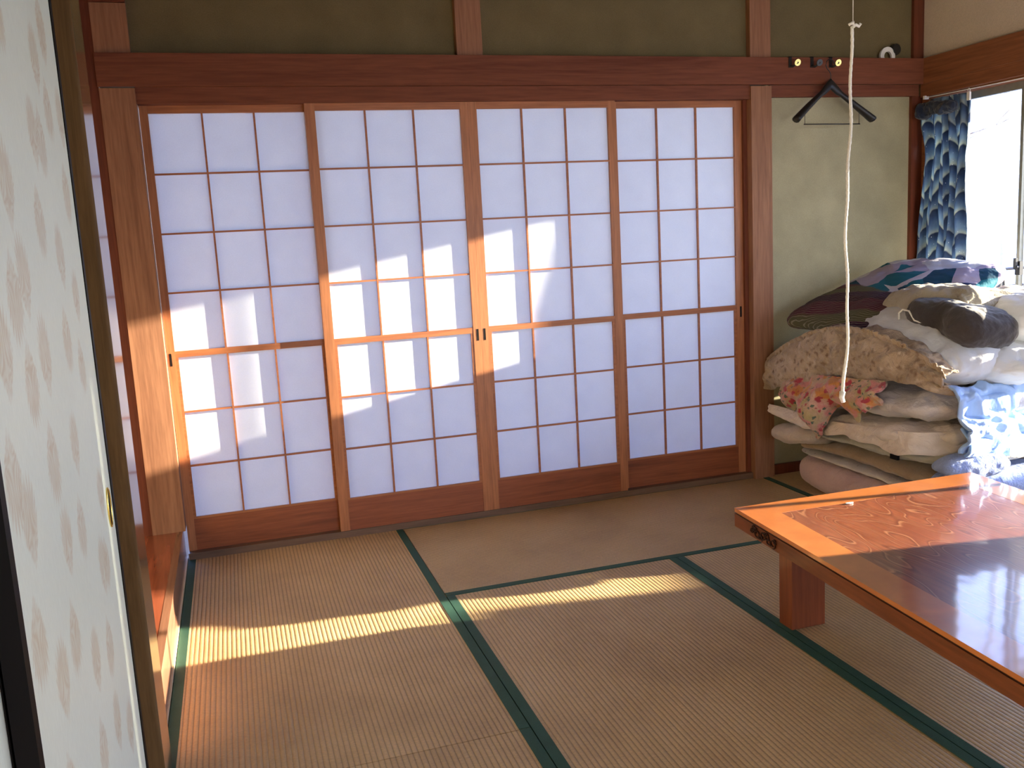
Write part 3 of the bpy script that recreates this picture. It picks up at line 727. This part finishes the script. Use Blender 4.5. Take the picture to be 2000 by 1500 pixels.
# things on top
tl = Matrix.Translation((0, 0, .845)) @ Matrix.Rotation(radians(-19), 4, 'Y') @ Matrix.Rotation(radians(3), 4, 'X') @ Matrix.Translation((0, 0, -.845))
T(pillow('floor_cushion', 3.06, -.43, .385, .34, .785, .935, FM['stripe'], p=2.4, corner=6, wob=.02, seed=16, tilt=tl, wr=.008), 'purple striped patchwork floor cushion on top of the pile', 'cushion')
T(pillow('rough_blanket', 3.16, -.78, .30, .22, .775, lambda x, y: .92 + .02 * sin(x * 9), FM['creamcu'], p=3, wob=.05, seed=17, wr=.02, wf=7, n=(80, 60)), 'cream blanket bundle between the striped cushion and the dark bag', 'blanket')
bg_ = empty('drawstring_bag', (2.95, -1.02, .72))
tl = Matrix.Translation((0, 0, .78)) @ Matrix.Rotation(radians(8), 4, 'Y') @ Matrix.Rotation(radians(10), 4, 'X') @ Matrix.Translation((0, 0, -.78))
o = pillow('bag_body', 2.935, -.965, .13, .20, .72, .875, FM['charcoal'], p=4, wob=.03, seed=18, tilt=tl, rot=-.05, n=(70, 60), wr=.01); o.parent = bg_; o.location = (-2.95, 1.02, -.72)
bm = bmesh.new(); tube(bm, [(2.80, -.78, .80), (2.79, -.79, .835), (2.79, -.81, .85), (2.795, -.84, .845), (2.795, -.87, .81), (2.80, -.92, .80)], .0035, 8)
o = obj('drawstring', bm, M['string'], bg_, smooth=True); o.location = (-2.95, 1.02, -.72)
tag(bg_, 'dark grey bag with a white drawstring lying on top of the pile', 'bag', G)
T(pillow('pillow', 3.21, -1.03, .16, .20, .715, .90, FM['white'], p=2.6, wob=.03, seed=19, wr=.012, n=(60, 50)), 'plump white pillow at the right end of the pile', 'pillow')
# small dark label on the sage futon
obj('care_label', boxes((2.650, 2.662, -.955, -.915, .286, .304)), M['black'], bpy.data.objects['futon_mattress.002'])['label'] = 'tiny black label'

# ------------------------------------------------------------------ curtain
def curtain_mat():
    m, t, b, out = newmat('blue_scallop_curtain'); at = N(t, 'ShaderNodeUVMap'); s = N(t, 'ShaderNodeSeparateXYZ'); L(t, at.outputs[0], s.inputs[0])
    U = math_(t, 'MULTIPLY', s.outputs['X'], 7.0); V = math_(t, 'MULTIPLY', s.outputs['Y'], 12.0)
    wob = math_(t, 'MULTIPLY', noiset(t, coords(t), 8, 2), .8)
    arc = math_(t, 'ABSOLUTE', math_(t, 'SINE', math_(t, 'MULTIPLY', U, pi)))
    col = math_(t, 'FLOOR', U); sh = math_(t, 'FRACT', math_(t, 'MULTIPLY', col, .37))
    ph = math_(t, 'FRACT', math_(t, 'ADD', math_(t, 'ADD', V, sh), math_(t, 'ADD', math_(t, 'MULTIPLY', arc, .28), wob)))
    c = ramp(t, ph, [(0, (.035, .06, .13)), (.35, (.08, .15, .29)), (.7, (.22, .33, .46)), (.93, (.42, .47, .45)), (1, (.07, .10, .17))])
    c = mixc(t, 1., c, ramp(t, noiset(t, coords(t, (1, 1, .45)), 13, 4, .6), [(.3, (.45, .5, .6)), (.65, (1.25, 1.2, 1.1))]), 'MULTIPLY')
    nn = N(t, 'ShaderNodeTexVoronoi'); nn.inputs['Scale'].default_value = 45; L(t, coords(t), nn.inputs['Vector'])
    c = mixc(t, ramp(t, nn.outputs['Distance'], [(.06, (1, 1, 1)), (.10, (0, 0, 0))]), c, (.75, .8, .85))
    L(t, c, b.inputs['Base Color']); b.inputs['Roughness'].default_value = .8
    tr = N(t, 'ShaderNodeBsdfTranslucent'); L(t, c, tr.inputs[0]); mx = N(t, 'ShaderNodeMixShader'); mx.inputs[0].default_value = .35
    L(t, b.outputs[0], mx.inputs[1]); L(t, tr.outputs[0], mx.inputs[2]); L(t, mx.outputs[0], out.inputs[0]); return m
M['curtain'] = curtain_mat()
def curtain():
    r = empty('curtain', (RX - .026, -.2, 1.75)); nu, nv = 160, 110
    verts = []; faces = []; uv = []
    for j in range(nv + 1):
        v = j / nv; z = 1.755 - 1.2 * v
        ya = -.040 - .030 * exp(-((v - .20) / .10) ** 2) - .015 * exp(-((v - .35) / .15) ** 2) + .035 * max(0, v - .4)
        yb = -.345 - .02 * sin(min(v, .6) * 3)
        for i in range(nu + 1):
            u = i / nu; y = ya + (yb - ya) * u + .008 * sin(v * 9 + u * 12)
            dep = (.012 + .010 * min(1, v * 3)) * sin(u * 2 * pi * 5.5 + 1.3 * sin(v * 3.2) + 1.5 * noise.noise(Vector((u * 3, v * 3, 0))))
            dep += .007 * noise.fractal(Vector((u * 5, v * 7, 2)), .8, 2, 3)
            zz = z + .03 * noise.noise(Vector((u * 4, 7, 0))) * (1 if v < .02 else 0) - (.05 * max(0, .4 - u) * exp(-v * 18))
            verts.append((dep, y + .2, zz - 1.75)); uv.append((u * 1.4, v * 1.0))
    for j in range(nv):
        for i in range(nu):
            k = j * (nu + 1) + i; faces.append((k, k + 1, k + nu + 2, k + nu + 1))
    me = bpy.data.meshes.new('cloth'); me.from_pydata(verts, [], faces); ul = me.uv_layers.new(name='UVMap')
    for lp in me.loops: ul.data[lp.index].uv = uv[lp.vertex_index]
    me.update(); c = link('cloth', me, M['curtain'], r, smooth=True)
    md = c.modifiers.new('thickness', 'SOLIDIFY'); md.thickness = .0016
    # crumpled dark heading bunched over at the top
    o = pillow('bunched_heading', 0, 0, .030, .115, -.05, .012, fabric('navy_lining', (.02, .03, .06), (.012, .018, .04)), p=3, wob=.03, seed=31, wr=.016, n=(40, 60), ridge=.012, wf=14)
    o.parent = r; o.location = (-.03, .03, -.028)
    tag(r, 'blue scalloped pattern curtain drawn aside in the window corner', 'curtain')
curtain()
def sun_slit_curtain():  # out-of-view curtain, added so only a thin streak of sun passes
    r = empty('curtain', (RX - .05, -2.335, 1.75)); nu, nv = 60, 20
    vs = [(.022 * sin(i / nu * 2 * pi * 7), -.19 + .38 * i / nu, -1.30 * j / nv) for j in range(nv + 1) for i in range(nu + 1)]
    fs = [(j * (nu + 1) + i, j * (nu + 1) + i + 1, (j + 1) * (nu + 1) + i + 1, (j + 1) * (nu + 1) + i) for j in range(nv) for i in range(nu)]
    me = bpy.data.meshes.new('cloth'); me.from_pydata(vs, [], fs); ul = me.uv_layers.new(name='UVMap')
    for lp in me.loops:
        k = lp.vertex_index; ul.data[lp.index].uv = ((k % (nu + 1)) / nu * 1.4, 1 - (k // (nu + 1)) / nv)
    me.update(); c = link('cloth', me, M['curtain'], r, smooth=True); md = c.modifiers.new('thickness', 'SOLIDIFY'); md.thickness = .0016
    tag(r, 'blue curtain added at the end of the window farthest from the corner to narrow the sun', 'curtain')
sun_slit_curtain()
bm = bmesh.new()
tube(bm, [(RX - .026, -.07 - 2.40 * k / 24, 1.768 - .012 * sin(pi * k / 24)) for k in range(25)], .0022, 6)
for y in (-.07, -2.47): bx(bm, RX - .03, RX - .006, y - .006, y + .006, 1.762, 1.778)
tag(obj('curtain_wire', bm, M['white'], smooth=False), 'thin white wire strung across the top of the window', 'wire')
bm = bmesh.new(); tube(bm, [(RX - .026, -.345 + .006 * cos(a), 1.7595 + .008 * sin(a)) for a in [2 * pi * k / 16 for k in range(16)]], .0018, 6, True); bx(bm, RX - .031, RX - .021, -.353, -.337, 1.715, 1.752)
tag(obj('curtain_clip', bm, M['white']), 'white plastic clip holding the curtain edge on the wire', 'clip')

# ------------------------------------------------------------------ hooks, hanger, rolls on the lintel
def hook(x, label, knob):
    r = empty('wall_hook', (x, -.062, 1.953))
    bm = boxes((-.008, .008, -.0035, -.0003, -.045, .003), (-.008, .008, -.0035, .0235, .0003, .003), (-.008, .008, .0205, .0235, -.02, .003)); bm2 = bm
    tube(bm, [(0, -.002, -.040), (.006, -.016, -.043), (.014, -.026, -.036), (.022, -.032, -.026)], .005, 8)
    obj('strap', bm, M['blackmetal'], r, bevel=0)
    bm = bmesh.new(); cyl(bm, (.019, -.030, -.028), (-.05, -.95, -.28), .0150, .004, 20)
    obj('knob', bm, knob, r)
    return tag(r, label, 'hook', 'black hooks clipped on the lintel board')
hook(2.792, 'leftmost black hook with brass knob clipped on the lintel, nothing hanging', M['brass'])
hook(2.908, 'middle black hook with dull grey knob on the lintel', M['steel'])
hook(3.008, 'right black hook with brass knob that holds the coat hanger', M['brass'])
def hanger():
    r = empty('coat_hanger', (2.985, -.095, 1.80), radians(4))
    # arms: flattened tapered bar swept along a shallow curve
    bm = bmesh.new(); n = 44; rings = []
    for i in range(n + 1):
        s = -1 + 2 * i / n; a = abs(s)
        x = .218 * s; z = .018 - .150 * (a ** 1.12) + (.012 * (1 - min(1, a * 5)) if a < .2 else 0)
        y = -.030 * a ** 1.5 + .0
        hh = .0105 + .019 * max(0, 1 - a * 4.0) + .006 * a; ww = .008 + .014 * max(0, a - .35) / .65 + .003
        tilt = -1 if s < 0 else 1
        nx, nz = .55 * tilt * min(1, a * 5), .83
        ring = []
        for k in range(10):
            t = 2 * pi * k / 10; ring.append(bm.verts.new((x + nx * hh * sin(t), y + ww * cos(t), z + nz * hh * sin(t))))
        rings.append(ring)
    for i in range(n):
        for k in range(10): bm.faces.new((rings[i][k], rings[i][(k + 1) % 10], rings[i + 1][(k + 1) % 10], rings[i + 1][k]))
    bm.faces.new(rings[0][::-1]); bm.faces.new(rings[-1])
    obj('shoulder_arm', bm, M['blackplastic'], r, smooth=True)
    bm = bmesh.new()
    tube(bm, [(.0, 0, .045), (.001, 0, .072), (-.006, 0, .085), (-.020, 0, .098), (-.026, 0, .112), (-.022, 0, .130), (-.006, 0, .141), (.012, 0, .135), (.020, 0, .118)], .0022, 8)
    obj('hook', bm, M['blackmetal'], r, smooth=True)
    bm = bmesh.new(); tube(bm, [(-.155, -.012, -.075), (-.155, -.012, -.150)], .0012, 6); tube(bm, [(.155, -.012, -.075), (.155, -.012, -.150)], .0012, 6)
    tube(bm, [(-.160, -.012, -.150), (.160, -.012, -.150)], .0028, 8)
    obj('trouser_bar', bm, M['blackmetal'], r, smooth=True)
    tag(r, 'black coat hanger with trouser bar hanging from the right hook', 'hanger')
hanger()
bm = bmesh.new(); cx_, cz_ = 3.345, 1.966; seg = 36
for k in range(seg):
    a0, a1 = 2 * pi * k / seg, 2 * pi * (k + 1) / seg
    q = []
    for (rr, y) in ((.042, -.028), (.042, -.040), (.021, -.040), (.021, -.028)):
        q.append((rr, y))
    P_ = [[(cx_ + rr * cos(a), y, cz_ + rr * sin(a)) for rr, y in q] for a in (a0, a1)]
    V0 = [bm.verts.new(p) for p in P_[0]]; V1 = [bm.verts.new(p) for p in P_[1]]
    for j in range(4): bm.faces.new((V0[j], V0[(j + 1) % 4], V1[(j + 1) % 4], V1[j]))
bmesh.ops.remove_doubles(bm, verts=bm.verts, dist=1e-5)
tag(obj('tape_roll', bm, M['white']), 'white ring shaped roll tucked behind the lintel board near the corner', 'roll')
bm = bmesh.new(); cyl(bm, (3.375, -.040, 1.984), (0, 1, 0), .026, .026, 28)
bmesh.ops.translate(bm, verts=bm.verts, vec=(.02, 0, .014))
tag(obj('black_roll', bm, M['blackplastic'], bevel=.003), 'small black round roll behind the white ring on the lintel', 'roll')

# ------------------------------------------------------------------ ceiling light with pull cord
LX, LY = 2.0, -1.52
lamp = empty('ceiling_light', (LX, LY, CH))
bm = bmesh.new(); cyl(bm, (0, 0, -.10), (0, 0, 1), .26, .10, 48, .30); obj('lamp_shade', bm, M['white'], lamp, smooth=False)
bm = bmesh.new(); cyl(bm, (0, 0, -.125), (0, 0, 1), .05, .03, 24); obj('switch_housing', bm, M['white'], lamp)
tag(lamp, 'round white ceiling light that the long pull cord hangs from', 'ceiling light')
cord = empty('pull_cord', (LX, LY, CH - .125))
bm = bmesh.new(); zt = CH - .125
tube(bm, [(0, 0, 0), (0, 0, 1.742 - zt)], .0010, 6); obj('thin_string', bm, M['string'], cord)
rnd = random.Random(2); bm = bmesh.new(); pts = []
for k in range(120):
    s = k / 119; z = 1.742 - s * (1.742 - .697)
    x = -.003 - .022 * s + .006 * sin(s * 9.5 + .4) * min(1, s * 3) + .0025 * sin(s * 31)
    pts.append((x, .003 * sin(s * 13), z - zt))
tube(bm, pts, .0044, 8, rfun=lambda t: 1 + .12 * sin(t * 420) + .25 * max(0, t - .85) / .15)
obj('rope', bm, M['string'], cord, smooth=True)
bm = bmesh.new()
tube(bm, [(-.014, 0, 1.746 - zt), (-.004, -.006, 1.752 - zt), (.004, .004, 1.744 - zt), (-.003, -.004, 1.739 - zt), (.010, 0, 1.747 - zt), (.020, 0, 1.743 - zt), (.024, -.002, 1.750 - zt)], .0042, 8)
obj('knot', bm, M['string'], cord, smooth=True)
bm = bmesh.new(); e = pts[-1]; tube(bm, [(e[0], e[1], e[2] + .01), (e[0] - .003, e[1], e[2] - .008), (e[0] + .003, e[1], e[2] - .022)], .0085, 8, rfun=lambda t: 1 - .25 * t)
obj('end_knot', bm, M['string'], cord, smooth=True)
tag(cord, 'long white pull cord with knotted end hanging in front of the bedding', 'pull cord')

# ------------------------------------------------------------------ outside the window
M['ground'] = simple('pale_gravel', (.20, .19, .17), .95, nscale=20, var=.2)
M['house'] = simple('pale_house_siding', (.86, .88, .9), .8, nscale=3)
struct('floor_outside', boxes((3.72, 40, -30, 40, -.6, -.55)), M['ground'])
hs = empty('neighbour_house', (14, 11.6, -.55))
obj('wall', boxes((0, 6, -3, 5, 0, 5.2)), M['house'], hs)
bm = bmesh.new()
for k in range(40): bx(bm, -.03, 0, -3, 5, .1 + k * .128, .1 + k * .128 + .02)
obj('siding_lines', bm, M['house'], hs)
tag(hs, 'pale siding house seen washed out through the window', 'house')
bm = bmesh.new(); cyl(bm, (11.2, 6.95, -.55), (0, 0, 1), .05, 8.0, 14, .04)
pole = obj('utility_pole', bm, M['alu']); tag(pole, 'grey utility pole outside the window', 'pole')
bm = bmesh.new(); rnd = random.Random(11)
def branch(p, d, l, r, depth):
    pts = [Vector(p)]; dd = Vector(d).normalized()
    for k in range(5):
        dd = (dd + Vector((rnd.uniform(-.22, .22), rnd.uniform(-.22, .22), rnd.uniform(-.1, .18)))).normalized(); pts.append(pts[-1] + dd * l / 5)
    tube(bm, pts, r, 5, rfun=lambda t: 1 - .6 * t)
    if depth:
        for k in range(4):
            q = pts[rnd.randint(2, 5)]; branch(q, dd + Vector((rnd.uniform(-1, 1), rnd.uniform(-1, 1), rnd.uniform(-.2, .8))), l * .6, r * .45, depth - 1)
branch((8.6, 6.7, -.55), (0, 0, 1), 2.6, .045, 3)
tag(obj('bare_tree', bm, M['tkX'], smooth=True), 'small bare tree outside the window', 'tree')

bm = bmesh.new()
for x in (0, .5):
    tube(bm, [(x - .18, 0, 0), (x, 0, 1.35)], .014, 6); tube(bm, [(x + .18, 0, 0), (x, 0, 1.35)], .014, 6)
    tube(bm, [(x - .2, 0, 1.2), (x + .2, 0, 1.2)], .010, 6)
tube(bm, [(-.3, 0, 1.33), (.8, 0, 1.33)], .012, 6)
ls = obj('laundry_stand', bm, M['blackmetal']); ls.location = (5.9, 1.75, -.55)
tag(ls, 'thin dark metal laundry stand outside, low in the window', 'laundry stand')

gw = empty('sun_block_wall', (6.0, -1.5, -.55))  # unseen wall, added to stop low sun before the window
obj('wall', boxes((0, .12, -4.0, 2.6, 0, 1.30), (0, .12, -4.0, -.40, 1.30, 1.44)), M['house'], gw)
obj('coping', boxes((-.02, .14, -.398, 2.62, 1.301, 1.335), (-.02, .14, -4.02, -.40, 1.441, 1.475)), M['alu'], gw)
tag(gw, 'low wall added outside facing the window to block low sun', 'wall')
